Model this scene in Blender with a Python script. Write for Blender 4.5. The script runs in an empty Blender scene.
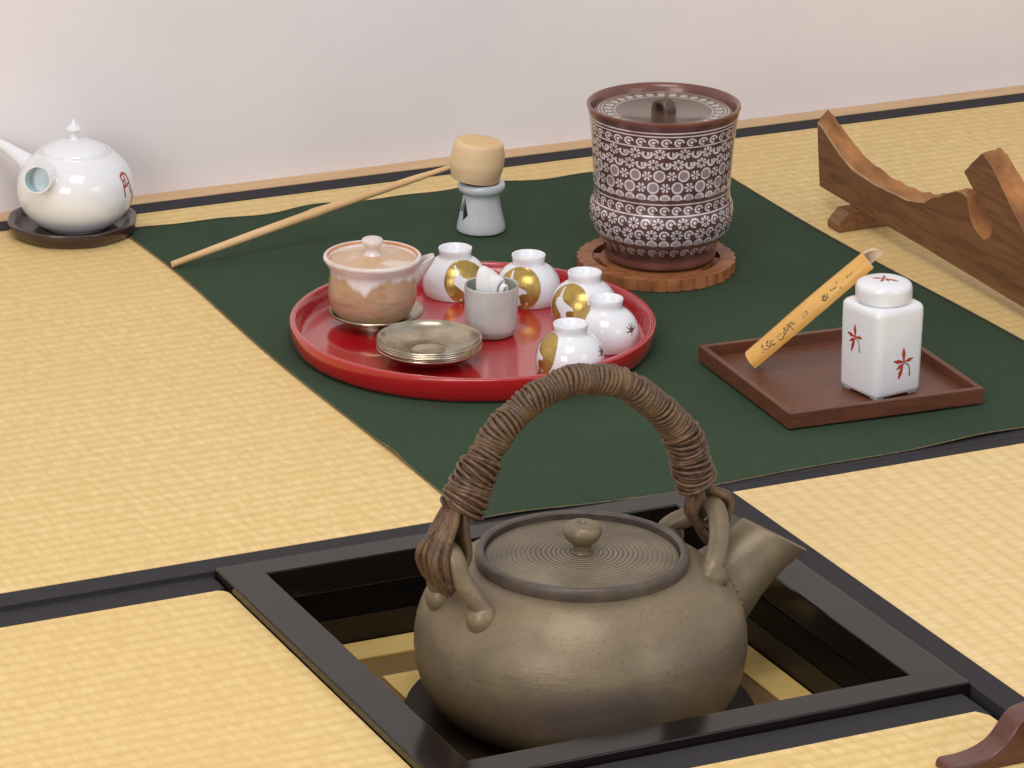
import bpy, bmesh, math, random
from mathutils import Vector, Matrix
from mathutils.bvhtree import BVHTree
random.seed(7)
PI = math.pi
sc = bpy.context.scene
COL = sc.collection
V = Vector

# ------------------------------------------------------------------ helpers
def lin(r, g, b):
    f = lambda c: (c/255/12.92) if c/255 <= .04045 else ((c/255+.055)/1.055)**2.4
    return (f(r), f(g), f(b), 1)

class S:
    """tiny wrapper so shader maths can be written as expressions"""
    nt = None
    def __init__(s, k): s.k = k
    @staticmethod
    def op(o, *a):
        n = S.nt.nodes.new('ShaderNodeMath'); n.operation = o
        for i, x in enumerate(a):
            if isinstance(x, S): S.nt.links.new(x.k, n.inputs[i])
            else: n.inputs[i].default_value = x
        return S(n.outputs[0])
    def __add__(s, o): return S.op('ADD', s, o)
    def __sub__(s, o): return S.op('SUBTRACT', s, o)
    def __mul__(s, o): return S.op('MULTIPLY', s, o)
    def __truediv__(s, o): return S.op('DIVIDE', s, o)
    def lt(s, o): return S.op('LESS_THAN', s, o)
    def gt(s, o): return S.op('GREATER_THAN', s, o)
    def fl(s): return S.op('FLOOR', s)
    def fr(s): return S.op('FRACT', s)
    def ab(s): return S.op('ABSOLUTE', s)
    def mod(s, o): return S.op('FLOORED_MODULO', s, o)
    def cos(s): return S.op('COSINE', s)
    def sin(s): return S.op('SINE', s)
    def sq(s): return S.op('SQRT', s)
    def mx(s, o): return S.op('MAXIMUM', s, o)
    def mn(s, o): return S.op('MINIMUM', s, o)

def newmat(name, col, rough=.5, metal=0, coat=0, coat_rough=.1, spec=.5):
    m = bpy.data.materials.new(name); m.use_nodes = True
    b = m.node_tree.nodes['Principled BSDF']
    b.inputs['Base Color'].default_value = col
    b.inputs['Roughness'].default_value = rough
    b.inputs['Metallic'].default_value = metal
    b.inputs['Coat Weight'].default_value = coat
    b.inputs['Coat Roughness'].default_value = coat_rough
    b.inputs['Specular IOR Level'].default_value = spec
    return m, m.node_tree, b
def coords(nt, scale=(1,1,1), rot=(0,0,0)):
    t = nt.nodes.new('ShaderNodeTexCoord'); mp = nt.nodes.new('ShaderNodeMapping')
    mp.inputs['Scale'].default_value = scale; mp.inputs['Rotation'].default_value = rot
    nt.links.new(t.outputs['Object'], mp.inputs[0]); return mp.outputs[0]
def noise(nt, vec, scale, detail=3, rough=.55, dist=0):
    n = nt.nodes.new('ShaderNodeTexNoise'); n.inputs['Scale'].default_value = scale
    n.inputs['Detail'].default_value = detail; n.inputs['Roughness'].default_value = rough
    n.inputs['Distortion'].default_value = dist
    nt.links.new(vec, n.inputs['Vector']); return n.outputs[0]
def ramp(nt, fac, stops):
    r = nt.nodes.new('ShaderNodeValToRGB'); e = r.color_ramp.elements
    while len(e) < len(stops): e.new(.5)
    for i, (p, c) in enumerate(stops): e[i].position = p; e[i].color = c
    nt.links.new(fac, r.inputs[0]); return r.outputs[0]
def mix(nt, fac, a, b, mode='MIX'):
    n = nt.nodes.new('ShaderNodeMix'); n.data_type = 'RGBA'; n.blend_type = mode
    for x, i in ((fac, 0), (a, 6), (b, 7)):
        if hasattr(x, 'links') or hasattr(x, 'is_linked'): nt.links.new(x, n.inputs[i])
        else: n.inputs[i].default_value = x
    return n.outputs[2]
def bump(nt, b, h, strength=.3, dist=.001):
    n = nt.nodes.new('ShaderNodeBump'); n.inputs['Strength'].default_value = strength
    n.inputs['Distance'].default_value = dist
    nt.links.new(h, n.inputs['Height']); nt.links.new(n.outputs[0], b.inputs['Normal'])
def noisy(name, c1, c2, scale, rough=.5, stretch=(1,1,1), bs=0, bd=.0005, lo=.35, hi=.65, detail=4, **k):
    m, nt, b = newmat(name, c1, rough, **k)
    v = coords(nt, stretch); n = noise(nt, v, scale, detail)
    nt.links.new(ramp(nt, n, [(lo, c1), (hi, c2)]), b.inputs['Base Color'])
    if bs: bump(nt, b, n, bs, bd)
    return m

# ------------------------------------------------------------------ materials
def tatami(name, c1, c2, alongx):
    m, nt, b = newmat(name, c1, .55, spec=.3)
    S.nt = nt
    t = nt.nodes.new('ShaderNodeTexCoord'); sp = nt.nodes.new('ShaderNodeSeparateXYZ')
    nt.links.new(t.outputs['Object'], sp.inputs[0])
    X, Y = S(sp.outputs[0]), S(sp.outputs[1])
    wob = S(noise(nt, t.outputs['Object'], 9, 2))
    a, c = (Y, X) if alongx else (X, Y)          # a counts the ribs, c runs along a rib
    r = a/.0148 + (wob-.5)*.3
    ridge = S.op('POWER', (r*PI).sin().ab(), .5)
    row = r.fl()
    cell = (c/.0105 + (row*.37).fr()*3.0 + (wob-.5)*.8)
    brk = S.op('POWER', (cell*PI).sin().ab(), .35)
    v1 = coords(nt, (700, 40, 1) if alongx else (40, 700, 1))
    straw = S(noise(nt, v1, 1.0, 2))
    v2 = coords(nt, (120, 60, 1) if alongx else (60, 120, 1))
    blot = S(noise(nt, v2, 1.0, 3))
    big = S(noise(nt, t.outputs['Object'], 3.5, 3))
    shade = S.op('MINIMUM', ridge*.26+brk*.12+straw*.30+blot*.62+.06, 1.2)
    f = (shade-.45)*1.5
    cc = ramp(nt, f.k, [(0, tuple(x*.84 for x in c2[:3])+(1,)), (.5, c2), (1, c1)])
    cc = mix(nt, S.op('MULTIPLY', (big-.4).mx(0.0), 1.3).k, cc, tuple(x*y for x, y in zip(c2[:3], (.96, .9, .86)))+(1,))
    nt.links.new(cc, b.inputs['Base Color'])
    bump(nt, b, (ridge*.9+straw*.35+brk*.3).k, .34, .0007)
    return m
T1, T2 = lin(242, 218, 162), lin(223, 193, 130)
M_tx = tatami('woven rush ribs lengthwise', T1, T2, True)
M_ty = tatami('woven rush ribs crosswise', lin(245, 223, 172), lin(228, 200, 142), False)
M_heri = noisy('charcoal cloth border', lin(43, 42, 46), lin(55, 53, 58), 900, .75, bs=.3, bd=.0003, spec=.25)
M_side = noisy('straw mat core', lin(120, 96, 60), lin(150, 120, 80), 60, .8)
M_wall = noisy('pinkish white plaster', lin(231, 227, 230), lin(236, 232, 235), 5, .85, bs=.05, bd=.0005, spec=.1)
M_floor = noisy('plain wooden subfloor', lin(90, 70, 50), lin(110, 85, 60), 8, .8)

def wood(name, c1, c2, rough=.45, axis='x', scale=1.0, dark=None, coat=0, ring=14):
    m, nt, b = newmat(name, c1, rough, coat=coat)
    st = {'x': (2.5, 30, 30), 'y': (30, 2.5, 30), 'z': (30, 30, 2.5)}[axis]
    v = coords(nt, tuple(s*scale for s in st))
    n1 = noise(nt, v, 1.6, 5, .6, .6); n2 = noise(nt, v, 9, 3, .7)
    S.nt = nt
    f = ((S(n1)*ring).fr()-.5).ab()*1.3*.45 + S(n1)*.5 + S(n2)*.25
    st = [(.25, c2), (.75, c1)] if dark is None else [(.18, dark), (.4, c2), (.8, c1)]
    nt.links.new(ramp(nt, f.k, st), b.inputs['Base Color'])
    bump(nt, b, f.k, .15, .0004)
    return m
M_pale = wood('pale cedar', lin(226, 190, 146), lin(208, 168, 122), .5, 'x', ring=6)
M_trim = wood('pale floor strip wood', lin(222, 188, 146), lin(206, 168, 124), .5, 'x', ring=3)
M_ladle = noisy('pale ladle wood', lin(234, 206, 164), lin(222, 190, 146), 14, .5, stretch=(1, 1, 5), bs=.08)
M_ladle_end = noisy('ladle end grain', lin(222, 186, 128), lin(232, 200, 146), 60, .55, stretch=(1, 8, 1))
M_bamboo_rod = noisy('thin bamboo rod', lin(232, 196, 148), lin(212, 172, 120), 30, .4, stretch=(.2, 1, 1))
M_beam = wood('weathered brown plank', lin(142, 98, 62), lin(112, 74, 45), .5, 'y', .8, dark=lin(84, 54, 34), ring=7)
M_bark = noisy('orange split edge wood', lin(178, 122, 70), lin(122, 76, 42), 45, .7, stretch=(1, .35, 1), bs=.6, bd=.0015, detail=6)
M_sap = noisy('pale sapwood line', lin(176, 142, 96), lin(150, 114, 74), 80, .6)
M_foot = wood('dark carved wood', lin(104, 58, 42), lin(70, 38, 32), .3, 'x', 1, coat=.3, ring=5)
M_trayw = wood('reddish brown tray wood', lin(112, 66, 45), lin(86, 49, 34), .38, 'x', 1.2, ring=9)
M_trivet = noisy('carved reddish wood', lin(172, 112, 70), lin(136, 82, 48), 40, .5, stretch=(1, 4, 1), bs=.3)
M_slat = wood('pale yellow slat', lin(214, 186, 118), lin(198, 166, 98), .35, 'x', 1, ring=4)
M_brownboard = noisy('dim brown board', lin(128, 102, 62), lin(108, 84, 50), 12, .4)
M_hearth_brown = noisy('dark brown hearth tone', lin(50, 40, 28), lin(38, 30, 22), 20, .45, spec=.2)  # tone of the painted slat reflection and of the dark disc
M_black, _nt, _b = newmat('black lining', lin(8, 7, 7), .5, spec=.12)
M_frame, _nt, _b = newmat('black lacquer frame', lin(26, 22, 20), .13, spec=.36)
_v = coords(_nt); bump(_nt, _b, noise(_nt, _v, 260, 3), .02, .0003)

M_cloth, nt, b = newmat('dark green woven cloth', lin(30, 62, 42), .9, spec=.15)
_v = coords(nt); n1 = noise(nt, _v, 5, 3); n2 = noise(nt, coords(nt, (1, 4, 1)), 350, 2)
c = ramp(nt, n1, [(.3, lin(50, 66, 50)), (.7, lin(60, 79, 60))])
c = mix(nt, .35, c, ramp(nt, n2, [(.3, lin(38, 54, 40)), (.7, lin(70, 90, 70))]))
nt.links.new(c, b.inputs['Base Color'])
S.nt = nt; bump(nt, b, (S(n2)+S(noise(nt, _v, 11, 2))*4).k, .35, .0012)
b.inputs['Sheen Weight'].default_value = .0
M_thread = noisy('brown stitched thread', lin(128, 112, 80), lin(84, 74, 52), 400, .8)

M_white, nt, b = newmat('white glazed porcelain', lin(235, 238, 244), .12, coat=.6, coat_rough=.05)
M_whiteblue = noisy('pale blue glaze inside', lin(188, 212, 220), lin(220, 232, 234), 20, .15, coat=.5)
M_celadon = noisy('pale grey blue glaze', lin(190, 199, 203), lin(202, 209, 212), 30, .15, coat=.5, coat_rough=.06)
M_grey = noisy('pale grey green glaze', lin(184, 186, 184), lin(196, 197, 195), 40, .18, coat=.5, coat_rough=.06)
M_greyin = noisy('green grey inner glaze', lin(150, 160, 148), lin(172, 178, 168), 30, .2, coat=.4)
M_linen = noisy('white folded linen', lin(240, 238, 240), lin(228, 226, 230), 300, .85, bs=.2, spec=.1)
M_gold = noisy('burnished gold leaf', lin(196, 168, 98), lin(178, 150, 80), 120, .3, metal=.75)
M_needle, *_ = newmat('dark gold brushwork', lin(96, 76, 48), .4, metal=.3)
M_red, *_ = newmat('iron red brushwork', lin(176, 62, 40), .35)
M_redthin, *_ = newmat('dark red thin stroke', lin(120, 60, 60), .35)
M_ink, *_ = newmat('brown ink brushwork', lin(96, 76, 50), .6)
M_lacq, nt, b = newmat('red lacquer', lin(176, 22, 32), .22, coat=.8, coat_rough=.05)
M_pewter, nt, b = newmat('dull pewter', lin(178, 168, 148), .24, metal=1)
n = noise(nt, coords(nt), 60, 4)
nt.links.new(ramp(nt, n, [(.3, lin(166, 156, 134)), (.7, lin(202, 193, 172))]), b.inputs['Base Color'])
M_darksaucer = noisy('dark plum lacquer', lin(42, 26, 26), lin(62, 36, 32), 20, .22, coat=.6)
M_bamboo = noisy('honey coloured bamboo', lin(230, 182, 100), lin(216, 160, 78), 22, .35, stretch=(1, 1, 1), coat=.25)
M_bamboo_in = noisy('pale bamboo inside', lin(224, 200, 170), lin(206, 178, 148), 40, .6)

# ash glazed lidded pot: rim glaze running down over a tan body
M_hagi, nt, b = newmat('tan body with pale running glaze', lin(190, 150, 120), .28, coat=.4, coat_rough=.1)
t = nt.nodes.new('ShaderNodeTexCoord'); sp = nt.nodes.new('ShaderNodeSeparateXYZ'); nt.links.new(t.outputs['Object'], sp.inputs[0])
S.nt = nt; X, Y, Z = (S(sp.outputs[i]) for i in range(3))
n = S(noise(nt, coords(nt, (1, 1, .35)), 45, 3)); n2 = S(noise(nt, coords(nt, (1, 1, 4)), 60, 4))
body = ramp(nt, n2.k, [(.3, lin(166, 130, 104)), (.5, lin(186, 152, 120)), (.75, lin(160, 134, 126))])
glz = ramp(nt, n.k, [(.3, lin(214, 204, 208)), (.7, lin(232, 224, 222))])
drip = S.op('SUBTRACT', 1.0, (S.op('ARCTAN2', Y, X)+2.15).ab()*1.9).mx(0.0)*.010
f = ((Z - .037 + drip + (n-.5)*.022)*240).mx(0.0).mn(1.0)
nt.links.new(mix(nt, f.k, body, glz), b.inputs['Base Color']); bump(nt, b, (n2*1.0).k, .25, .0008)
M_hagilid = noisy('orange tan glaze with pale sweep', lin(206, 170, 134), lin(222, 206, 192), 17, .25, stretch=(1, 2.6, 1), lo=.52, hi=.60, coat=.4)
M_orange = noisy('orange inner glaze', lin(204, 138, 88), lin(214, 160, 116), 40, .3)
M_hagirim = noisy('pale lilac rim glaze', lin(226, 216, 214), lin(206, 184, 166), 50, .25, lo=.45, hi=.8, coat=.4)

# stoneware kettle
M_stone, nt, b = newmat('brown grey stoneware', lin(118, 108, 86), .43, metal=.25, spec=.5)
t = nt.nodes.new('ShaderNodeTexCoord'); sp = nt.nodes.new('ShaderNodeSeparateXYZ'); nt.links.new(t.outputs['Object'], sp.inputs[0])
S.nt = nt; X, Y, Z = (S(sp.outputs[i]) for i in range(3))
n1 = S(noise(nt, t.outputs['Object'], 11, 4)); n2 = S(noise(nt, coords(nt, (1, 1, 6)), 30, 5)); n3 = S(noise(nt, t.outputs['Object'], 500, 2))
c = ramp(nt, n1.k, [(.3, lin(112, 101, 80)), (.5, lin(134, 120, 94)), (.75, lin(118, 103, 88))])
low_left_shade = ((S(noise(nt, t.outputs['Object'], 7, 2))*.05 + .036 - Z)*24).mx(0.0).mn(1.0)*(S.op('SUBTRACT', .42, (X*.9-Y*.43)*5.0)).mx(.12).mn(.95)
c = mix(nt, low_left_shade.k, c, lin(30, 26, 24))  # shade at the kettle's lower left, painted into its base colour
dx, dy, dz = X+.040, Y+.110, Z-.0465
mt = S(noise(nt, coords(nt, (1, 1, 1.6)), 34, 5, .7))
c = mix(nt, ((mt-.47)*2.2).mx(0.0).mn(.5).k, c, lin(112, 94, 88))
c = mix(nt, ((S(noise(nt, t.outputs['Object'], 330, 2))-.60)*4.0).mx(0.0).mn(.26).k, c, lin(74, 62, 54))
patch = (S.op('SUBTRACT', 1.0, ((dx*dx*.22+dy*dy*.15+dz*dz*2.0).sq()*25) + (n1-.5)*.9)).mx(0.0).mn(.6)
c = mix(nt, patch.k, c, lin(82, 72, 84))
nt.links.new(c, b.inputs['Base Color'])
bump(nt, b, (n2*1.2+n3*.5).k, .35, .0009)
M_stonelid, nt, b = newmat('stoneware lid with turning rings', lin(118, 108, 92), .5, metal=.15)
t = nt.nodes.new('ShaderNodeTexCoord'); sp = nt.nodes.new('ShaderNodeSeparateXYZ'); nt.links.new(t.outputs['Object'], sp.inputs[0])
S.nt = nt; X, Y = S(sp.outputs[0]), S(sp.outputs[1])
R_ = ((X*X+Y*Y).sq())
g = (R_*1700+S(noise(nt, t.outputs['Object'], 40, 3))*5).sin()
fade = S.op('SUBTRACT', 1.0, (R_/.07)).mx(.15)
c = ramp(nt, (g*.5*fade+S(noise(nt, t.outputs['Object'], 30, 4))).k, [(.2, lin(88, 78, 68)), (.8, lin(140, 128, 106))])
nt.links.new(c, b.inputs['Base Color']); bump(nt, b, (g*fade).k, .6, .0008)
M_stonedark = noisy('darker stoneware rim', lin(98, 88, 78), lin(76, 68, 66), 60, .45, metal=.2, bs=.15)
M_inside, *_ = newmat('dark unglazed inside', lin(30, 25, 22), .7)
M_vine, nt, b = newmat('dark twisted vine', lin(80, 55, 40), .5)
n = noise(nt, coords(nt), 70, 4); n2 = noise(nt, coords(nt), 420, 2)
c = ramp(nt, n, [(.32, lin(66, 46, 40)), (.5, lin(88, 66, 48)), (.68, lin(120, 96, 62))])
c = mix(nt, .4, c, ramp(nt, n2, [(.3, lin(44, 30, 28)), (.75, lin(136, 108, 76))]))
nt.links.new(c, b.inputs['Base Color']); bump(nt, b, n2, .4, .0006)
M_vined = noisy('reddish dark vine', lin(66, 48, 42), lin(112, 82, 58), 200, .4, bs=.3)

# stamped water jar
def jar_mat():
    m, nt, b = newmat('brown glaze with white stamped pattern', lin(88, 58, 52), .25, coat=.5, coat_rough=.08)
    t = nt.nodes.new('ShaderNodeTexCoord'); sp = nt.nodes.new('ShaderNodeSeparateXYZ'); nt.links.new(t.outputs['Object'], sp.inputs[0])
    S.nt = nt; X, Y, Z = (S(sp.outputs[i]) for i in range(3))
    N = 36.0
    U = S.op('ARCTAN2', Y, X)/(2*PI)*N + 100.0
    wn = S(noise(nt, t.outputs['Object'], 60, 3))
    def stamps(z0, pitch, nrow, zlo, zhi, kind):
        v = (Z-z0)/pitch + 20.0
        row = v.fl(); uu = U + row.mod(2.0)*.5
        cu = uu.fr()-.5; cv = v.fr()-.5
        rad = (cu*cu+cv*cv).sq(); ang = S.op('ARCTAN2', cv, cu)
        alt = (uu.fl()+row).mod(2.0).gt(.5)
        petal = rad.lt(.49)*rad.gt(.16)*((ang*8.0).cos().gt(-.45))
        ring = (rad-.36).ab().lt(.10)
        dot = rad.lt(.15)
        heart = (ring*(cv.lt(.2))).mx((rad.lt(.2))*cu.gt(-.02))
        big = (rad-.43).ab().lt(.075).mx(rad.lt(.36)*.32)
        small = rad.lt(.40)*((ang*6.0).cos().gt(-.3))*rad.gt(.08)
        arc = ((rad-.36).ab().lt(.09))*cv.gt(-.12)
        arc = arc.mx(rad.lt(.26)*cv.gt(-.2)*.55)
        crook = ((rad-.34).ab().lt(.08)*S.op('MAXIMUM', cu.lt(.1), cv.gt(0.0))).mx(dot)
        def sel(a, bb): return a*alt + bb*(S.op('SUBTRACT', 1.0, alt))
        k = {'flower': sel(petal, heart), 'big': sel(big, small), 'arc': arc, 'crook': crook, 'wheel': sel(petal, crook)}[kind]
        return k*Z.gt(zlo)*Z.lt(zhi)
    f = stamps(.1310-.0052, .0095, 1, .1265, .1350, 'crook')
    f = f.mx(stamps(.1035, .0105, 2, .1035, .1245, 'flower'))
    f = f.mx(stamps(.0800, .0117, 2, .0800, .1034, 'big'))
    f = f.mx(stamps(.0700, .0100, 1, .0705, .0798, 'arc'))
    f = f.mx(stamps(.0585, .0095, 1, .0590, .0675, 'crook'))
    f = f.mx(stamps(.0345, .0110, 2, .0345, .0565, 'wheel'))
    f = f.mx(stamps(.0245, .0105, 1, .0245, .0345, 'arc'))
    f = f.mx(stamps(.0150, .0095, 1, .0155, .0245, 'crook')*.6)
    for z in (.1366, .1400, .1255, .0693, .0580):
        f = f.mx((Z-z).ab().lt(.00065))
    f = f*(wn*1.9).mn(1.0)
    base = ramp(nt, wn.k, [(.3, lin(80, 52, 50)), (.7, lin(102, 72, 68))])
    # darker at the foot, redder there
    nt.links.new(mix(nt, (f*.92).k, base, lin(226, 218, 222)), b.inputs['Base Color'])
    bump(nt, b, f.k, .25, -.0006)
    return m
M_jar = jar_mat()
def jarlid_mat():
    m, nt, b = newmat('brown lid with white stamped ring', lin(84, 66, 56), .3, coat=.5)
    t = nt.nodes.new('ShaderNodeTexCoord'); sp = nt.nodes.new('ShaderNodeSeparateXYZ'); nt.links.new(t.outputs['Object'], sp.inputs[0])
    S.nt = nt; X, Y = S(sp.outputs[0]), S(sp.outputs[1])
    R = (X*X+Y*Y).sq(); U = S.op('ARCTAN2', Y, X)/(2*PI)*30.0+60.0
    cu = U.fr()-.5; cv = (R-.0525)/.0095
    rad = (cu*cu+cv*cv).sq()
    f = ((rad-.27).ab().lt(.13)*(cu.lt(.22))).mx(rad.lt(.1))
    for r in (.0465, .0585, .0615): f = f.mx((R-r).ab().lt(.0006))
    wn = noise(nt, t.outputs['Object'], 40, 3)
    base = ramp(nt, wn, [(.3, lin(84, 64, 54)), (.7, lin(104, 84, 72))])
    nt.links.new(mix(nt, (f*.8).k, base, lin(200, 190, 182)), b.inputs['Base Color'])
    return m
M_jarlid = jarlid_mat()
M_jarplain = noisy('plain reddish brown glaze', lin(104, 62, 54), lin(124, 78, 66), 30, .3, coat=.4)
M_knob = noisy('dark bronze glaze knob', lin(74, 58, 46), lin(92, 74, 58), 40, .3, coat=.3)

# ------------------------------------------------------------------ mesh builders
def box(bm, x0, x1, y0, y1, z0, z1, M=None):
    vs = [V((x, y, z)) for x in (x0, x1) for y in (y0, y1) for z in (z0, z1)]
    if M: vs = [M @ v for v in vs]
    vs = [bm.verts.new(v) for v in vs]
    for f in ((0,1,3,2),(4,6,7,5),(0,4,5,1),(2,3,7,6),(0,2,6,4),(1,5,7,3)): bm.faces.new([vs[i] for i in f])
def smoothcurve(pts, n=6):
    """Catmull-Rom through points of any dimension"""
    out = []
    P = [pts[0]]+list(pts)+[pts[-1]]
    for i in range(1, len(P)-2):
        for k in range(n):
            t = k/n; a, b, c, d = P[i-1], P[i], P[i+1], P[i+2]
            out.append(tuple(.5*((2*b[j])+(-a[j]+c[j])*t+(2*a[j]-5*b[j]+4*c[j]-d[j])*t*t+(-a[j]+3*b[j]-3*c[j]+d[j])*t**3) for j in range(len(b))))
    out.append(tuple(pts[-1])); return out
def lathe(bm, prof, segs=64, M=None, rf=None):
    rings = []
    for (r, z) in prof:
        if r < 1e-6:
            p = V((0, 0, z)); rings.append([bm.verts.new(M @ p if M else p)])
        else:
            ring = []
            for k in range(segs):
                a = 2*PI*k/segs; rr = r*(rf(a, z) if rf else 1); p = V((rr*math.cos(a), rr*math.sin(a), z))
                ring.append(bm.verts.new(M @ p if M else p))
            rings.append(ring)
    for A, B in zip(rings, rings[1:]):
        if len(A) == 1 and len(B) == 1: continue
        for k in range(segs):
            k2 = (k+1) % segs
            if len(A) == 1: bm.faces.new((A[0], B[k], B[k2]))
            elif len(B) == 1: bm.faces.new((A[k], B[0], A[k2]))
            else: bm.faces.new((A[k], B[k], B[k2], A[k2]))
def tube(bm, pts, rad, segs=10, cap=True, closed=False, hollow=False):
    pts = [V(p) for p in pts]; n = len(pts)
    if not hasattr(rad, '__len__'): rad = [rad]*n
    rings = []; prev = None
    for i, p in enumerate(pts):
        a = pts[i-1] if (i > 0 or closed) else p; c = pts[(i+1) % n] if (i < n-1 or closed) else p
        d = (c-a).normalized()
        if prev is None:
            u = d.orthogonal().normalized()
        else:
            u = (prev-d*prev.dot(d)).normalized()
        prev = u; w = d.cross(u)
        rings.append([bm.verts.new(p+(u*math.cos(2*PI*k/segs)+w*math.sin(2*PI*k/segs))*rad[i]) for k in range(segs)])
    pairs = list(zip(rings, rings[1:])) + ([(rings[-1], rings[0])] if closed else [])
    for A, B in pairs:
        for k in range(segs): bm.faces.new((A[k], A[(k+1) % segs], B[(k+1) % segs], B[k]))
    if cap and not closed:
        bm.faces.new(rings[0][::-1]); bm.faces.new(rings[-1])
def prism(bm, poly, axis, lo, hi, M=None):
    """poly in 2D extruded on axis; axis 'z': (x,y); 'x': (y,z); 'y': (x,z)"""
    def mk(p, h):
        v = {'z': (p[0], p[1], h), 'x': (h, p[0], p[1]), 'y': (p[0], h, p[1])}[axis]
        return M @ V(v) if M else V(v)
    A = [bm.verts.new(mk(p, lo)) for p in poly]; B = [bm.verts.new(mk(p, hi)) for p in poly]
    fs = [bm.faces.new(A[::-1]), bm.faces.new(B)]
    n = len(poly)
    for i in range(n): fs.append(bm.faces.new((A[i], A[(i+1) % n], B[(i+1) % n], B[i])))
    return fs
def sphere(bm, c, r, n=12, sc_=(1, 1, 1)):
    M = Matrix.Translation(c) @ Matrix.Diagonal((r*sc_[0], r*sc_[1], r*sc_[2], 1))
    bmesh.ops.create_uvsphere(bm, u_segments=n, v_segments=max(6, n//2+2), radius=1, matrix=M)
def obj(name, bm, mat, parent=None, smooth=True, angle=40, bev=0, loc=None, bseg=2, fix=True):
    if fix: bmesh.ops.recalc_face_normals(bm, faces=bm.faces)
    me = bpy.data.meshes.new(name); bm.to_mesh(me); bm.free()
    o = bpy.data.objects.new(name, me); COL.objects.link(o)
    for m in (mat if isinstance(mat, (list, tuple)) else [mat]): me.materials.append(m)
    if smooth:
        for p in me.polygons: p.use_smooth = True
        me.set_sharp_from_angle(angle=math.radians(angle))
    if bev:
        md = o.modifiers.new('bevel', 'BEVEL'); md.width = bev; md.segments = bseg; md.limit_method = 'ANGLE'; md.angle_limit = math.radians(35)
        md.harden_normals = False
    if parent: o.parent = parent
    if loc is not None: o.location = loc
    return o
def tag(o, label, cat, group=None):
    o['label'] = label; o['category'] = cat
    if group: o['group'] = group
    return o
def thing(name, label, cat, loc=(0, 0, 0), rz=0, group=None):
    o = bpy.data.objects.new(name, None); COL.objects.link(o); o.empty_display_size = .02
    o.location = loc; o.rotation_euler = (0, 0, rz); return tag(o, label, cat, group)
def struct(o): o['kind'] = 'structure'; return o
B = bmesh.new

TOCAM = V((-.433, -.901, 0)); RIGHT = V((.901, -.433, 0))
AZC = math.atan2(TOCAM.y, TOCAM.x)

def stroke_poly(pts, widths):
    """2D brush stroke -> outline test function list of (a,b,wa,wb)"""
    return [(pts[i], pts[i+1], widths[i], widths[i+1]) for i in range(len(pts)-1)]
def instroke(strokes):
    def f(x, y):
        for (a, b_, wa, wb) in strokes:
            dx, dy = b_[0]-a[0], b_[1]-a[1]; L = dx*dx+dy*dy or 1e-12
            t = max(0, min(1, ((x-a[0])*dx+(y-a[1])*dy)/L))
            if math.hypot(x-a[0]-t*dx, y-a[1]-t*dy) <= (wa+(wb-wa)*t): return True
        return False
    return f
def inpoly(P):
    def f(x, y):
        r = False; n = len(P)
        for i in range(n):
            x1, y1 = P[i]; x2, y2 = P[(i+1) % n]
            if (y1 > y) != (y2 > y) and x < (x2-x1)*(y-y1)/(y2-y1)+x1: r = not r
        return r
    return f
def decal(bvh, centre, normal, up, fn, half, step, lift=.00025):
    """thin painted layer that follows a surface: the cells of a small grid for which fn(u,v) holds, dropped on the surface"""
    normal = V(normal).normalized(); up = V(up); up = (up-normal*up.dot(normal)).normalized(); side = up.cross(normal)
    bm = B(); cache = {}
    n = int(half/step)
    def vert(i, j):
        if (i, j) not in cache:
            p = V(centre)+side*(i*step)+up*(j*step)+normal*.05
            h = bvh.ray_cast(p, -normal, .1)
            cache[(i, j)] = bm.verts.new(h[0]+h[1]*lift*(1 if h[1].dot(normal) > 0 else -1)) if h[0] is not None else None
        return cache[(i, j)]
    for i in range(-n, n):
        for j in range(-n, n):
            if fn((i+.5)*step, (j+.5)*step):
                q = [vert(i, j), vert(i+1, j), vert(i+1, j+1), vert(i, j+1)]
                if None not in q: bm.faces.new(q)
    for v in [v for v in bm.verts if not v.link_faces]: bm.verts.remove(v)
    return bm
def bvh_of(o):
    bm = B(); bm.from_mesh(o.data); t = BVHTree.FromBMesh(bm); bm.free(); return t

# ------------------------------------------------------------------ room
bm = B(); box(bm, -2.2, 3.4, .9420, 1.04, -.075, 2.7)
o = struct(obj('wall_back', bm, M_wall, smooth=False))
bm = B(); box(bm, -2.2, 3.4, .9176, .9420, -.06, .0012)
o = struct(obj('trim_1', bm, M_trim, smooth=False, bev=.0008))
bm = B()
box(bm, -2.2, 3.4, -3.2, 1.04, -.16, -.10)
o = struct(obj('floor', bm, M_floor, smooth=False))

def mat_thing(label, surf, side, strips, mat, zt):
    """surf/strips: lists of 2D polygons"""
    t = thing('tatami_mat', label, 'tatami mat', (surf[0][0], surf[0][1], -.10))
    off = V((-surf[0][0], -surf[0][1], .10))
    M = Matrix.Translation(off)
    bm = B(); prism(bm, surf, 'z', -.10, zt, M)
    o = obj('woven_surface', bm, mat, t, smooth=False)
    for s in strips:
        bm = B(); prism(bm, s, 'z', -.03, zt+.0006, M)
        obj('cloth_border', bm, M_heri, t, smooth=False, bev=.0004)
    return t
def rect(x0, x1, y0, y1): return [(x0, y0), (x1, y0), (x1, y1), (x0, y1)]
def arc_pts(cx, cy, r, a0, a1, n=6): return [(cx+r*math.cos(math.radians(a0+(a1-a0)*k/n)), cy+r*math.sin(math.radians(a0+(a1-a0)*k/n))) for k in range(n+1)]
mat_thing('long straw mat along the wall, under the green cloth and white teapot', rect(-1.7, 2.4, .0255, .8895), None,
          [rect(-1.7, 2.4, .0012, .0256), rect(-1.7, 2.4, .8890, .9172)], M_tx, -.0006)
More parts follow.
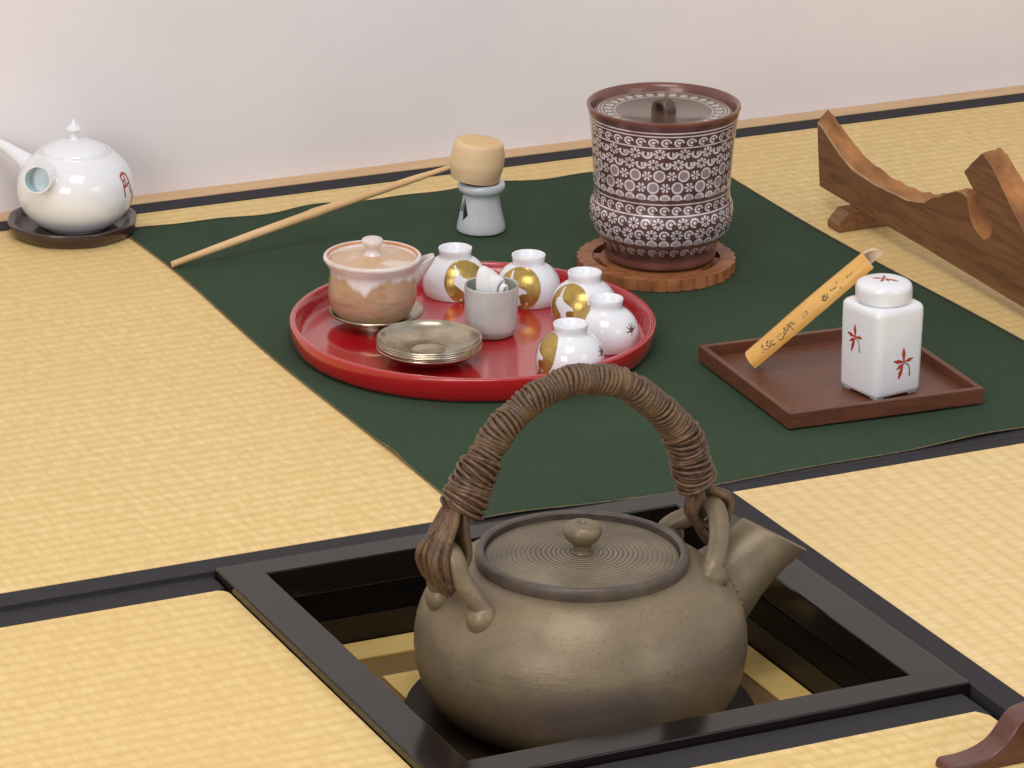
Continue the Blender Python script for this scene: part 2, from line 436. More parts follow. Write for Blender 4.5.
# mat left of the hearth, its inner corner slightly rounded
mat_thing('straw mat left of the sunken hearth, foreground', [(-1.7, -1.9), (-.0010, -1.9)]+arc_pts(-.0110, -.0360, .010, 0, 90)+[(-1.7, -.0260)], None,
          [[(-1.7, -.0345), (-.0125, -.0265), (-.0015, -.0250), (-.0015, .0010), (-1.7, .0010)]], M_tx, -.0045)
mat_thing('straw mat in front of the sunken hearth, under the dark carved foot', [(.0015, -1.9), (.4150, -1.9), (.4150, -.4720)]+arc_pts(.4090, -.4610, .006, 0, 90)+[(.0015, -.4550)], None,
          [[(.0015, -.4555), (.4090, -.4555), (.4150, -.4650), (.4160, -.4650), (.4160, -.4260), (.0015, -.4260)]], M_tx, -.0045)
mat_thing('straw mat right of the sunken hearth, ribs running away from camera', rect(.4490, 2.4, -1.9, -.0123), None,
          [rect(.4250, .4492, -1.9, .0005), rect(.4492, 2.4, -.0124, .0005)], M_ty, -.0006)

# ------------------------------------------------------------------ sunken hearth
H = thing('sunken_hearth', 'square sunken hearth with black lacquer frame around the stoneware kettle', 'hearth', (.212, -.212, -.0995))
def local(bm, org=(.212, -.212, -.0995)):
    bmesh.ops.translate(bm, verts=bm.verts, vec=-V(org)); return bm
bm = B()
o4 = [(0, 0), (.424, 0), (.424, -.424), (0, -.424)]; i4 = [(.0333, -.0262), (.3895, -.0262), (.3895, -.3945), (.0333, -.3945)]
zt, zb = .0030, -.022
for k in range(4):
    k2 = (k+1) % 4
    P8 = [(o4[k], zt), (o4[k2], zt), (i4[k2], zt), (i4[k], zt), (o4[k], zb), (o4[k2], zb), (i4[k2], zb), (i4[k], zb)]
    vs = [bm.verts.new((p[0][0], p[0][1], p[1])) for p in P8]
    for f in ((0,1,2,3),(4,7,6,5),(0,4,5,1),(3,2,6,7)): bm.faces.new([vs[i] for i in f])
bmesh.ops.remove_doubles(bm, verts=bm.verts, dist=1e-5)
obj('frame', local(bm), M_frame, H, smooth=False, bev=.0012)
def ringwall(x0, x1, y0, y1, t, z0, z1):
    bm = B()
    box(bm, x0-t, x1+t, y1, y1+t, z0, z1); box(bm, x0-t, x1+t, y0-t, y0, z0, z1)
    box(bm, x0-t, x0, y0, y1, z0, z1); box(bm, x1, x1+t, y0, y1, z0, z1)
    return local(bm)
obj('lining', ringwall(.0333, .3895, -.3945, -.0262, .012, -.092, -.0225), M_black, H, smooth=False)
obj('slat_reflection', ringwall(.0343, .3885, -.3935, -.0272, .0009, -.067, -.046), M_hearth_brown, H, smooth=False)  # brown band paints the slats' reflection onto the black lining
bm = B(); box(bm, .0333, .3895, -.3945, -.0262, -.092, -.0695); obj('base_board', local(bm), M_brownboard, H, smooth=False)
for (x0, x1, y0, y1) in ((.036, .387, -.0595, -.0290), (.036, .387, -.3915, -.361), (.036, .066, -.360, -.0605), (.3590, .387, -.360, -.0605)):
    bm = B(); box(bm, x0, x1, y0, y1, -.0695, -.067); obj('slat', local(bm), M_slat, H, smooth=False, bev=.0005)
bm = B(); box(bm, .100, .322, -.326, -.0960, -.0695, -.0674); obj('centre_panel', local(bm), M_slat, H, smooth=False, bev=.0005)
bm = B(); lathe(bm, [(0, -.0694), (.1330, -.0694), (.1335, -.0680), (.1325, -.0669), (0, -.0669)], 96, Matrix.Translation((.2125, -.212, 0))); obj('dark_disc', local(bm), M_hearth_brown, H, angle=40)  # thin dark brown disc under the kettle, over the centre panel

# ------------------------------------------------------------------ kettle
KX, KY, KZ = .2122, -.2118, -.0668
K = thing('kettle', 'brown grey stoneware kettle with vine wrapped bail handle sitting in the hearth', 'kettle', (KX, KY, KZ))
K0 = V((KX, KY, KZ))
kz = lambda z: z-KZ
prof = [(.0, -.067), (.080, -.067), (.096, -.0655), (.110, -.056), (.1200, -.040), (.1245, -.022), (.1256, -.006), (.1228, .012), (.1155, .028), (.1035, .0415), (.0905, .0505), (.0835, .0530)]
pc = smoothcurve([(r, kz(z)) for r, z in prof[1:]], 5)
bm = B(); lathe(bm, [(0, 0)]+pc+[(.0800, kz(.0535)), (.0740, kz(.0535)), (.0725, kz(.044)), (.0, kz(.044))], 96)
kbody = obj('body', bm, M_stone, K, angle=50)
bm = B()
lathe(bm, smoothcurve([(.0798, kz(.0045+.0480)), (.0804, kz(.0045+.0530)), (.0797, kz(.0045+.0575)), (.0775, kz(.0045+.0590)), (.0737, kz(.0045+.0580)), (.0737, kz(.0045+.0550)), (.0735, kz(.0045+.0480))], 4), 96)
obj('rim', bm, M_stonedark, K, angle=60)
bm = B()
lathe(bm, [(0, kz(.0045+.0505)), (.0728, kz(.0045+.0505)), (.0731, kz(.0045+.0525))]+smoothcurve([(.0724, kz(.0045+.0535)), (.070, kz(.0045+.0538)), (.0600, kz(.0045+.0545)), (.040, kz(.0045+.0555)), (.018, kz(.0045+.0562)), (.0, kz(.0045+.0565))], 4), 96)
lid = obj('lid', bm, M_stonelid, K, angle=50)
bm = B()
lathe(bm, smoothcurve([(.0098, kz(.0590)), (.0075, kz(.0612)), (.0068, kz(.0645)), (.0080, kz(.0680)), (.0120, kz(.0715)), (.0146, kz(.0765)), (.0138, kz(.0812)), (.0105, kz(.0838)), (.0060, kz(.0848))], 5)+[(.0035, kz(.0843)), (.0028, kz(.0825)), (0, kz(.0825))], 32)
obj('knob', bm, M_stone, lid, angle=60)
# spout: rises outwards along +x, flared and open
def KP(a, b_, z): return V((a, b_, kz(z)))
bm = B()
ax = [((.080, -.018), .038), ((.098, -.002), .0380), ((.116, .010), .0345), ((.131, .0195), .0295), ((.146, .0295), .0270), ((.1600, .0385), .0268), ((.1690, .0440), .0282)]
ax = smoothcurve([(a[0], a[1], r) for a, r in ax], 4)
rings = []; NS = 40
phi = math.radians(3); phn = math.radians(9)
def spoutring(s, z, r, nrm):
    c_ = KP(s*math.cos(phi), s*math.sin(phi), z)
    n_ = V((nrm[0]*math.cos(phn), nrm[0]*math.sin(phn), nrm[1])).normalized()
    e1 = V((-math.sin(phn), math.cos(phn), 0)); e2 = n_.cross(e1)
    return [bm.verts.new(c_+(e1*math.cos(2*PI*k/NS)+e2*math.sin(2*PI*k/NS))*r) for k in range(NS)]
def nrm_at(t): # axis bends from outward to up
    a = math.radians(30+28*t); return (math.cos(a), math.sin(a))
NA = len(ax)
for i, (s, z, r) in enumerate(ax): rings.append(spoutring(s, z, r, nrm_at(i/(NA-1))))
for i in range(NA-1, NA-14, -1):
    s, z, r = ax[i]; rings.append(spoutring(s+(.0008 if i == NA-1 else 0), z+(.0008 if i == NA-1 else 0), r-(.0022 if i == NA-1 else .0042), nrm_at(i/(NA-1))))
fi = []
for j, (A, C_) in enumerate(zip(rings, rings[1:])):
    for k in range(NS):
        f = bm.faces.new((A[k], A[(k+1) % NS], C_[(k+1) % NS], C_[k]))
        if j >= NA+1: f.material_index = 1
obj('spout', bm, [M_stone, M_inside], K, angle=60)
# row of small clay pellets where the spout joins the body (front side)
kb = bvh_of(kbody)
bm = B()
so = bpy.data.objects['spout']; sv = [v.co.copy() for v in so.data.vertices]
for k in range(NS):
    col_ = [sv[i*NS+k] for i in range(NA)]
    for p, q in zip(col_, col_[1:]):
        hp_, hn, _, _ = kb.find_nearest(p); hq, hm, _, _ = kb.find_nearest(q)
        dp, dq = (p-hp_).dot(hn), (q-hq).dot(hm)
        if dp <= 0 < dq:
            m_ = p.lerp(q, dp/(dp-dq))
            if (m_-KP(.11, 0, .01)).normalized().dot(TOCAM) > .12: sphere(bm, m_+hm*.0004, .0022, 10)
            break
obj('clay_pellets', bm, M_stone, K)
# lugs
def lug(front, back, top, rr):
    F, Bk, T = KP(*front), KP(*back), KP(*top)
    out = V((F.x+Bk.x, F.y+Bk.y, 0)).normalized()
    tang = (Bk-F).normalized()
    pts = [F-V((0, 0, .004))-out*.003, F+V((0, 0, .006))+out*.002, F.lerp(T, .55)+out*.004-tang*.006, T-tang*.011-V((0, 0, .0035)), T, T+tang*.011-V((0, 0, .0035)), Bk.lerp(T, .55)+out*.004+tang*.005, Bk+V((0, 0, .006))+out*.002, Bk-V((0, 0, .004))-out*.003]
    pts = smoothcurve([tuple(p) for p in pts], 5)
    n = len(pts)
    rad = [rr*(1.12+.45*max(0, abs(2*i/(n-1)-1)-.75)/.25) for i in range(n)]
    bm = B(); tube(bm, pts, rad, 14)
    # pressed clay foot, thumb flattened, at each end
    for E_, w in ((F, 1.0), (Bk, .9)):
        sphere(bm, E_+out*.001-V((0, 0, .003)), .0122*w, 18, (1.0, 1.0, 1.12))
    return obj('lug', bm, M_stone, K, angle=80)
lug((-.0975, -.0348, .040), (-.1070, .0190, .038), (-.1185, -.0120, .0880), .0070)
lug((.0850, -.0450, .045), (.0925, .0370, .048), (.1140, .0090, .0775), .0070)
# bail handle
ph = math.radians(7)
def HP(s, z, t=0): return V((s*math.cos(ph)-t*math.sin(ph), s*math.sin(ph)+t*math.cos(ph), kz(z)))
hp = [(-.1070, .1160, .0142), (-.1020, .1270, .0146), (-.0935, .1430, .0128), (-.0830, .1600, .0112), (-.0715, .1740, .0112), (-.0470, .1905, .0106), (-.0240, .1975, .0106), (-.0060, .1990, .0104),
      (.0280, .1910, .0102), (.0500, .1770, .0104), (.0730, .1560, .0114), (.0895, .1350, .0122), (.0970, .1130, .0130), (.1030, .0960, .0138)]
hc = smoothcurve(hp, 12)
bm = B(); tube(bm, [HP(s, z) for s, z, r in hc], [r*.86 for s, z, r in hc], 20)
hd = obj('handle', bm, M_vined, K, angle=60)
# vine wound round and round the handle
L = [0]
for a, c_ in zip(hc, hc[1:]): L.append(L[-1]+math.hypot(c_[0]-a[0], c_[1]-a[1]))
def hsample(l):
    l = max(0, min(L[-1]-1e-6, l))
    for i in range(len(L)-1):
        if L[i+1] >= l:
            t = (l-L[i])/(L[i+1]-L[i]); a, c_ = hc[i], hc[i+1]
            q = [a[j]+(c_[j]-a[j])*t for j in range(3)]
            return q, V((c_[0]-a[0], c_[1]-a[1])).normalized()
sideN = HP(0, 0, 1)-HP(0, 0, 0)
pts = []; rad = []; l = 0; k = 0; th = 0
rj = [random.uniform(-.0008, .0011) for _ in range(400)]
wj = [random.uniform(.85, 1.2) for _ in range(400)]
while l < L[-1]:
    (s, z, r), d = hsample(l)
    w = HP(d.x, 0)-HP(0, 0)+V((0, 0, d.y)); nn = w.cross(sideN).normalized()
    turn = int(th/(2*PI)); fr = th/(2*PI)-turn
    j = rj[turn]*(1-fr)+rj[turn+1]*fr
    tilt = .0016*math.sin(th+turn*.7)
    rr = r*.93+j
    pts.append(HP(s, z)+w.normalized()*tilt+(nn*math.cos(th)+sideN*math.sin(th))*rr); rad.append(.00195*(wj[turn]*(1-fr)+wj[turn+1]*fr))
    th += 2*PI/18; l += .0034/18
bm = B(); tube(bm, pts, rad, 6); obj('vine_wrap', bm, M_vine, hd, angle=80)
# looser second layer near both ends
for (l0, l1, turns) in ((.001, .040, 12), (L[-1]-.050, L[-1]-.001, 14)):
    pts = []
    for i in range(turns*18):
        q = i/(turns*18-1); (s, z, r), d = hsample(l0+(l1-l0)*q)
        w = HP(d.x, 0)-HP(0, 0)+V((0, 0, d.y)); nn = w.cross(sideN).normalized(); th = 2*PI*turns*q
        pts.append(HP(s, z)+w.normalized()*.003*math.sin(th*1.13)+(nn*math.cos(th)+sideN*math.sin(th))*(r+.0016+.0006*math.sin(q*40)))
    bm = B(); tube(bm, pts, .00165, 6); obj('vine_binding', bm, M_vined, hd, angle=80)
# strands that fan out from the wrap, go under the lug and come back
def strand(sgn, t0, t1, wout, zbot, r, zw, sw, sl, zl):
    P_ = [(sgn*(sw+.004), zw+.012, t0*.5), (sgn*(sw+.010), zw, t0), (sgn*(sl+wout), zl+.004, t1), (sgn*(sl+wout*.95), zl-.010, t1*1.1), (sgn*(sl+wout*.45), zbot, t1), (sgn*(sl-.002), zbot+.004, t1*.7),
          (sgn*(sl-.013), zl-.003, t1*.7), (sgn*(sl-.011), zw-.006, t0*.8), (sgn*(sw-.002), zw+.010, t0*.5)]
    P_ = smoothcurve(P_, 6)
    bm = B(); tube(bm, [HP(a, z, t) for a, z, t in P_], r, 8); obj('vine_strand', bm, M_vine if r < .0031 else M_vined, hd, angle=80)
for (t0, t1, wo, zb_, r) in ((-.010, -.013, .009, .062, .0030), (-.007, -.0095, .0120, .058, .0033), (-.002, -.004, .0145, .059, .0030), (.002, .002, .0110, .061, .0033), (.006, .0065, .0135, .060, .0029), (.010, .012, .010, .062, .0031), (-.004, -.012, .0165, .064, .0026), (.004, .009, .0170, .063, .0026)):
    strand(-1, t0, t1, wo, zb_, r, .1110, .108, .1190, .0850)
for (t0, t1, wo, zb_, r) in ((-.008, -.006, .016, .049, .0030), (-.004, -.003, .013, .046, .0033), (.003, .003, .018, .052, .0030), (.008, .008, .015, .055, .0031), (-.001, .0, .021, .056, .0032)):
    strand(1, t0, t1, wo, zb_, r, .0920, .100, .1125, .0745)

# ------------------------------------------------------------------ green cloth
Cx0, Cx1, Cy0, Cy1 = .2290, .8650, .0090, .8390
CT = thing('cloth', 'dark green cloth spread on the tatami under the red tray', 'cloth', (Cx0, Cy0, 0))
def cl_edge(u, v):
    x = Cx0+(Cx1-Cx0)*u; y = Cy0+(Cy1-Cy0)*v
    x += (1-u)*(.005*math.sin(v*9+.6)*v+.004*v*v) + u*.004*math.sin(v*7)
    y += v*(.004*math.sin(u*23)+.003*math.sin(u*41+1)-.030*max(0, u-.55)**1.3) + (1-v)*(.004*math.sin(u*6.5+2.6)+.002*math.sin(u*17))
    e = min(u, 1-u, v, 1-v)
    z = .0011+.0006*math.sin(x*34+y*11)*math.sin(y*27)*min(1, e*18)+(.0022*max(0, math.sin(u*9+1.2))**4 if v < .02 else 0)+(.0030*math.exp(-((v-.20)/.03)**2) if u < .015 else 0)
    return V((x-Cx0, y-Cy0, z))
bm = B(); n = 90
G = [[bm.verts.new(cl_edge(i/n, j/n)) for j in range(n+1)] for i in range(n+1)]
for i in range(n):
    for j in range(n): bm.faces.new((G[i][j], G[i+1][j], G[i+1][j+1], G[i][j+1]))
ed = [cl_edge(i/n, 0) for i in range(n)]+[cl_edge(1, j/n) for j in range(n)]+[cl_edge(1-i/n, 1) for i in range(n)]+[cl_edge(0, 1-j/n) for j in range(n)]
o = obj('woven_cloth', bm, M_cloth, CT, angle=80)
md = o.modifiers.new('thick', 'SOLIDIFY'); md.thickness = .0009; md.offset = -1
bm = B(); tube(bm, [p+V((0, 0, -.0003)) for p in ed], .00065, 6, closed=True); obj('stitched_edge', bm, M_thread, CT, angle=80)
ZC = .0019   # top of the cloth

# ------------------------------------------------------------------ red round tray
tr = tag(None or obj('round_tray', (lambda bm: (lathe(bm, [(0, 0), (.155, 0), (.1595, .0012), (.1620, .005), (.1640, .014), (.1650, .0215), (.1645, .0228), (.1630, .0234), (.1605, .0234), (.1593, .0225), (.1575, .014), (.1560, .0078), (.1540, .0055), (.1500, .0050), (0, .0050)], 128), bm)[1])(B()), M_lacq, angle=50, loc=(.4074, .4024, ZC)),
         'round red lacquer tray on the green cloth holding cups and saucers', 'tray')
ZT = ZC+.0051

# ------------------------------------------------------------------ white cups, turned upside down
cup_prof = smoothcurve([(.0284, .0004), (.0299, .0050), (.0304, .0100), (.0298, .0170), (.0275, .0240), (.0232, .0300), (.0186, .0335), (.0154, .0350)], 5)
foot_prof = [(.0146, .0360), (.0150, .0400), (.0158, .0435), (.0155, .0446), (.0146, .0448), (.0134, .0445), (.0128, .0425), (.0118, .0400), (.0, .0392)]
def cup_bm():
    bm = B()
    inner = [(r-.0018, max(.0006, z-.002)) for r, z in cup_prof[::-1]]
    lathe(bm, [(0, .031)]+inner+[(.0266, 0)]+cup_prof+foot_prof, 56); return bm
rabbit = [(-.46, .80), (-.36, .82), (-.30, .40), (-.12, .20), (.10, .10), (.42, -.02), (.46, -.16), (.20, -.20), (.10, -.30), (.20, -.72), (-.16, -.78), (-.20, -.42), (-.42, -.22), (-.62, -.02), (-.60, .28), (-.44, .36)]
rb = inpoly(rabbit)
def moonfn(x, y):
    R = .0200
    if math.hypot(x, y) > R: return False
    u, v = x/R, y/R
    return not (rb(u, v) or (math.hypot(u+.3, v+.78) < .06) or (math.hypot(u-.45, v+.62) < .06))
nd = []
for a in (20, 62, 100, 140, 178):
    nd += stroke_poly([(0, -.002), (.0066*math.cos(math.radians(a+0)), -.002+.0072*math.sin(math.radians(a)))], [.0010, .0004])
nd += stroke_poly([(0, -.002), (-.0015, -.0062)], [.0006, .0003])
needlefn = instroke(nd)
cup_mesh = None
def white_cup(x, y, az, label):
    global cup_mesh, CUPBVH
    t = thing('teacup', label, 'cup', (x, y, ZT), math.radians(az)+AZC, 'white teacups turned upside down on the red tray')
    if cup_mesh is None:
        o = obj('cup_body', cup_bm(), M_white, t, angle=60); CUPBVH = bvh_of(o)
        m_ = obj('gold_moon', decal(CUPBVH, (.028, 0, .0190), (1, 0, .22), (0, 0, 1), moonfn, .0205, .0005, .0002), M_gold, t, angle=80)
        a = math.radians(145); p_ = obj('pine_needles', decal(CUPBVH, (.028*math.cos(a), .028*math.sin(a), .0215), (math.cos(a), math.sin(a), .35), (0, 0, 1), needlefn, .008, .00022, .0002), M_needle, t, angle=80)
        cup_mesh = (o, m_, p_)
    else:
        for s in cup_mesh:
            c_ = s.copy(); COL.objects.link(c_); c_.parent = t
# azimuth of the gold moon measured from the camera direction, positive = seen towards the right
white_cup(.4442, .5207, 24, 'white upside-down teacup behind the small grey cup, gold moon facing front')
white_cup(.4978, .4753, -20, 'white upside-down teacup with gold moon, farthest back beside the wrapped linen')
white_cup(.5225, .4085, -38, 'white upside-down teacup with white rabbit on gold moon, by the tray right side')
white_cup(.5068, .3344, -92, 'white upside-down teacup at tray right edge showing only small pine needles')
white_cup(.4475, .2850, -72, 'white upside-down teacup nearest the kettle handle, gold on its left side')

# ------------------------------------------------------------------ small grey cup and linen
GC = thing('grey_cup', 'small upright pale grey cylindrical cup in the middle of the tray', 'cup', (.4257, .4024, ZT))
bm = B()
op = smoothcurve([(.0160, .0), (.0195, .0010), (.0220, .0040), (.0236, .0100), (.0240, .0250), (.0243, .0400), (.0245, .0470)], 4)
ip = smoothcurve([(.0228, .0472), (.0222, .0400), (.0218, .0200), (.0205, .0060), (.0150, .0030)], 4)
lathe(bm, [(0, .0)]+op+[(.0240, .0478)]+ip+[(0, .0028)], 56)
for f in bm.faces:
    c_ = f.calc_center_median()
    if math.hypot(c_.x, c_.y) < .0232 and c_.z > .002 and c_.z < .0474: f.material_index = 1
obj('cup_body', bm, [M_grey, M_greyin], GC, angle=60)
# folded white linen: a rolled strip bent over, ends tucked in the cup
bm = B()
def ribbon(center, wid, thick, wdir):
    wdir = V(wdir).normalized(); rows = []
    n = len(center)
    for i, p in enumerate(center):
        p = V(p); a = V(center[max(0, i-1)]); c_ = V(center[min(n-1, i+1)]); d = (c_-a).normalized(); nn = d.cross(wdir).normalized()
        w = wid[i] if hasattr(wid, '__len__') else wid
        ring = []
        for k in range(12):
            an = 2*PI*k/12; cx, cy = math.cos(an), math.sin(an)
            ring.append(bm.verts.new(p+wdir*(w*abs(cx)**.6*(1 if cx > 0 else -1))+nn*(thick*abs(cy)**.8*(1 if cy > 0 else -1))))
        rows.append(ring)
    for A, C_ in zip(rows, rows[1:]):
        for k in range(12): bm.faces.new((A[k], A[(k+1) % 12], C_[(k+1) % 12], C_[k]))
    bm.faces.new(rows[0][::-1]); bm.faces.new(rows[-1])
R3 = lambda a, b_, z: tuple(RIGHT*a+TOCAM*b_+V((0, 0, z)))
# a folded slab standing in the cup, its top edge sloping down to the right and ending in a small open roll
ribbon(smoothcurve([R3(-.0045, .005, .010), R3(-.0060, .005, .034), R3(-.0062, .004, .0500), R3(-.0035, .0, .0575), R3(-.0010, -.006, .0540), R3(.0, -.008, .030), R3(.0, -.008, .012)], 5), [.0090]*31, .0034, tuple(RIGHT+V((0, 0, -.62))))
ribbon(smoothcurve([R3(.0035, .007, .012), R3(.0025, .008, .036), R3(.0020, .0075, .0480), R3(.0045, .005, .0530), R3(.0080, .001, .0515), R3(.0095, -.004, .030)], 5), [.0046]*26, .0026, tuple(RIGHT+V((0, 0, -.65))))
ribbon(smoothcurve([R3(.0085, .0125, .014), R3(.0085, .0130, .040), R3(.0090, .0130, .0470), R3(.0110, .0115, .0500), R3(.0130, .0085, .0470), R3(.0128, .0070, .030)], 5), [.0024]*26, .0016, tuple(RIGHT*.6+TOCAM*.5+V((0, 0, -.3))))
o = obj('linen_cloth', bm, M_linen, None, angle=80, loc=(.4257, .4024, ZT))
tag(o, 'white folded linen cloth tucked into the small grey cup', 'cloth')

# ------------------------------------------------------------------ lidded pot on its pewter saucer
def saucer_bm(R=.047, h=.010, foot=0):
    bm = B()
    if foot: lathe(bm, [(R*.5, foot+.001), (R*.52, 0), (R*.47, 0), (R*.45, foot+.001)], 48)
    F = Matrix.Translation((0, 0, foot))
    lathe(bm, [(0, 0), (R*.38, 0), (R*.44, .0006), (R*.62, h*.20), (R*.83, h*.50), (R*.96, h*.82), (R, h-.0012), (R, h+.0004), (R*.99, h+.0009), (R*.968, h+.0006), (R*.94, h*.88), (R*.82, h*.60), (R*.60, h*.30), (R*.38, h*.16), (R*.350, h*.19), (R*.31, h*.19), (R*.260, h*.07), (R*.12, h*.05), (0, h*.045)], 72, F)
    return bm
o = obj('pewter_saucer', saucer_bm(.0430, .0090, foot=.0040), M_pewter, None, angle=50, loc=(.3422, .4703, ZT)); tag(o, 'single pewter saucer under the tan lidded pot', 'saucer')
LP = thing('lidded_pot', 'tan and cream glazed lidded pot with side beak, on pewter saucer', 'teapot', (.3392, .4718, ZT+.0062)); LP.scale = (1, 1, 1.15)
bm = B()
pp = smoothcurve([(.0250, 0), (.0290, .0010), (.0345, .0050), (.0385, .0120), (.0400, .0210), (.0395, .0300), (.0385, .0370), (.0388, .0410), (.0415, .0450), (.0436, .0480), (.0440, .0500)], 5)
lathe(bm, [(0, 0)]+pp+[(.0432, .0512), (.0412, .0510), (.0395, .0490), (.0380, .0440), (.0, .0430)], 72)
obj('pot_body', bm, M_hagi, LP, angle=60)
bm = B()
lathe(bm, smoothcurve([(.0425, .0470), (.0445, .0492), (.0442, .0512), (.0425, .0522), (.0408, .0515), (.0400, .0495)], 4), 72)
for f in bm.faces:
    c_ = f.calc_center_median()
    if math.hypot(c_.x, c_.y) < .0413 and c_.z > .0490: f.material_index = 1
obj('rim', bm, [M_hagirim, M_orange], LP, angle=80)
bm = B()
lathe(bm, [(0, .0440), (.0385, .0440)]+smoothcurve([(.0392, .0475), (.0370, .0488), (.0250, .0505), (.0120, .0520), (.0, .0528)], 4), 72); hl = obj('lid', bm, M_hagilid, LP, angle=60)
bm = B()
lathe(bm, smoothcurve([(.0090, .0515), (.0062, .0545), (.0060, .0570), (.0085, .0600), (.0098, .0630), (.0080, .0655), (.0, .0665)], 4), 32); obj('knob', bm, M_hagirim, hl, angle=80)
# pouring beak: a folded trough leaving the rim towards the right
bm = B(); rows = []
for i, (d, z, hw, dep) in enumerate(((.0345, .0375, .0135, .022), (.0400, .0390, .0125, .020), (.0450, .0405, .0105, .0155), (.0500, .0425, .0085, .0105), (.0540, .0440, .0065, .0065), (.0560, .0445, .0045, .0040))):
    row = []
    for k in range(9):
        a = PI*k/8; row.append(V((d, -math.cos(a)*hw, z+.006-math.sin(a)*dep)))
    for k in range(8, -1, -1):
        a = PI*k/8; row.append(V((d, -math.cos(a)*(hw-.0022), z+.006-math.sin(a)*(dep-.0022)+.0003)))
    rows.append([bm.verts.new(Matrix.Rotation(math.atan2(RIGHT.y, RIGHT.x)+.12, 3, 'Z') @ p) for p in row])
for A, C_ in zip(rows, rows[1:]):
    for k in range(18): bm.faces.new((A[k], A[(k+1) % 18], C_[(k+1) % 18], C_[k]))
bm.faces.new(rows[0][::-1]); bm.faces.new(rows[-1])
obj('beak', bm, M_hagirim, LP, angle=70)

# stack of five pewter saucers
sm = None
sx, sy = .3455, .3610
pos = ['at the bottom of the stack', 'second from the bottom of the stack', 'in the middle of the stack', 'second from the top of the stack', 'on top of the stack, fully visible']
for i in range(5):
    if sm is None: sm = o = obj('pewter_saucer', saucer_bm(.0470, .0135), M_pewter, None, angle=50)
    else: o = sm.copy(); COL.objects.link(o)
    o.location = (sx+(.0006*math.sin(i*2.1)), sy+.0005*math.cos(i*1.7), ZT+.0018*i); o.rotation_euler = (0, 0, i*.8)
    tag(o, 'round pewter saucer '+pos[i]+' at the tray front', 'saucer', 'stacked pewter saucers on the red tray')

# ------------------------------------------------------------------ ladle on its lid rest
FR = thing('lid_rest', 'pale blue grey porcelain lid rest with a diamond cut, under the ladle cup', 'lid rest', (.5552, .7014, ZC)); FR.scale = (1, 1, 1.07)
bm = B()
lathe(bm, smoothcurve([(.0205, .0006), (.0236, .0006), (.0240, .0040), (.0228, .0100), (.0205, .0190), (.0184, .0290), (.0176, .0350), (.0190, .0368), (.0222, .0385), (.0234, .0415), (.0226, .0448), (.0200, .0462), (.0172, .0452), (.0160, .0420), (.0150, .0350), (.0168, .0200), (.0205, .0060), (.0205, .0006)], 4), 64)
bmesh.ops.remove_doubles(bm, verts=bm.verts, dist=1e-6)
lr = obj('porcelain_body', bm, M_celadon, FR, angle=70)
bm = B()
for q in range(2):
    a = AZC-math.radians(60)+q*PI
    M = Matrix.Rotation(a, 4, 'Z')
    prism(bm, [(-.0078, .0180), (0, .0085), (.0078, .0180), (0, .0330)], 'x', .008, .04, M)
bmesh.ops.recalc_face_normals(bm, faces=bm.faces)
me = bpy.data.meshes.new('cut'); bm.to_mesh(me); bm.free(); co = bpy.data.objects.new('cut', me); COL.objects.link(co); co.location = FR.location; co.scale = FR.scale
bpy.context.view_layer.update()
md = lr.modifiers.new('b', 'BOOLEAN'); md.object = co; md.operation = 'DIFFERENCE'; md.solver = 'EXACT'
dg = bpy.context.evaluated_depsgraph_get(); me2 = bpy.data.meshes.new_from_object(lr.evaluated_get(dg)); lr.modifiers.clear(); lr.data = me2
bpy.data.objects.remove(co); bpy.data.meshes.remove(me)
LD = thing('ladle', 'long handled pale wooden ladle, its cup upside down on the lid rest', 'ladle', (.5493, .7040, ZC+.0525))
tl = Matrix.Rotation(math.radians(7), 4, V((-RIGHT.y, RIGHT.x, 0)))
bm = B()
lathe(bm, [(0, .030), (.0222, .030), (.0236, .012), (.0216, .0008), (.0222, .0)]+smoothcurve([(.0232, .0), (.0250, .0070), (.0264, .0160), (.0260, .0260), (.0246, .0330), (.0232, .0368)], 4)+[(.0218, .0380)], 64, tl)
obj('ladle_cup', bm, M_ladle, LD, angle=50)
bm = B(); lathe(bm, [(.0218, .0379), (.0180, .0385), (0, .0388)], 48, tl); bm.normal_update(); obj('cup_bottom', bm, M_ladle_end, LD, angle=50)
E0 = V((.2350, .7087, ZC+.0036))-V(LD.location); E1 = V((.5330, .7180, .0650))-V(LD.location)
bm = B(); hpnts = []
hr = []
for i in range(25):
    q = i/24; p = E0.lerp(E1, q)+V((0, 0, .0016*math.sin(PI*min(1, q*1.0)))); hpnts.append(p)
    hr.append(.0031+(.0012*math.sin(PI*min(1, q/.95)))+(.0007 if i == 12 else 0)-(.0006 if q > .9 else 0))
tube(bm, hpnts, hr, 12); obj('handle', bm, M_bamboo_rod, LD, angle=50)

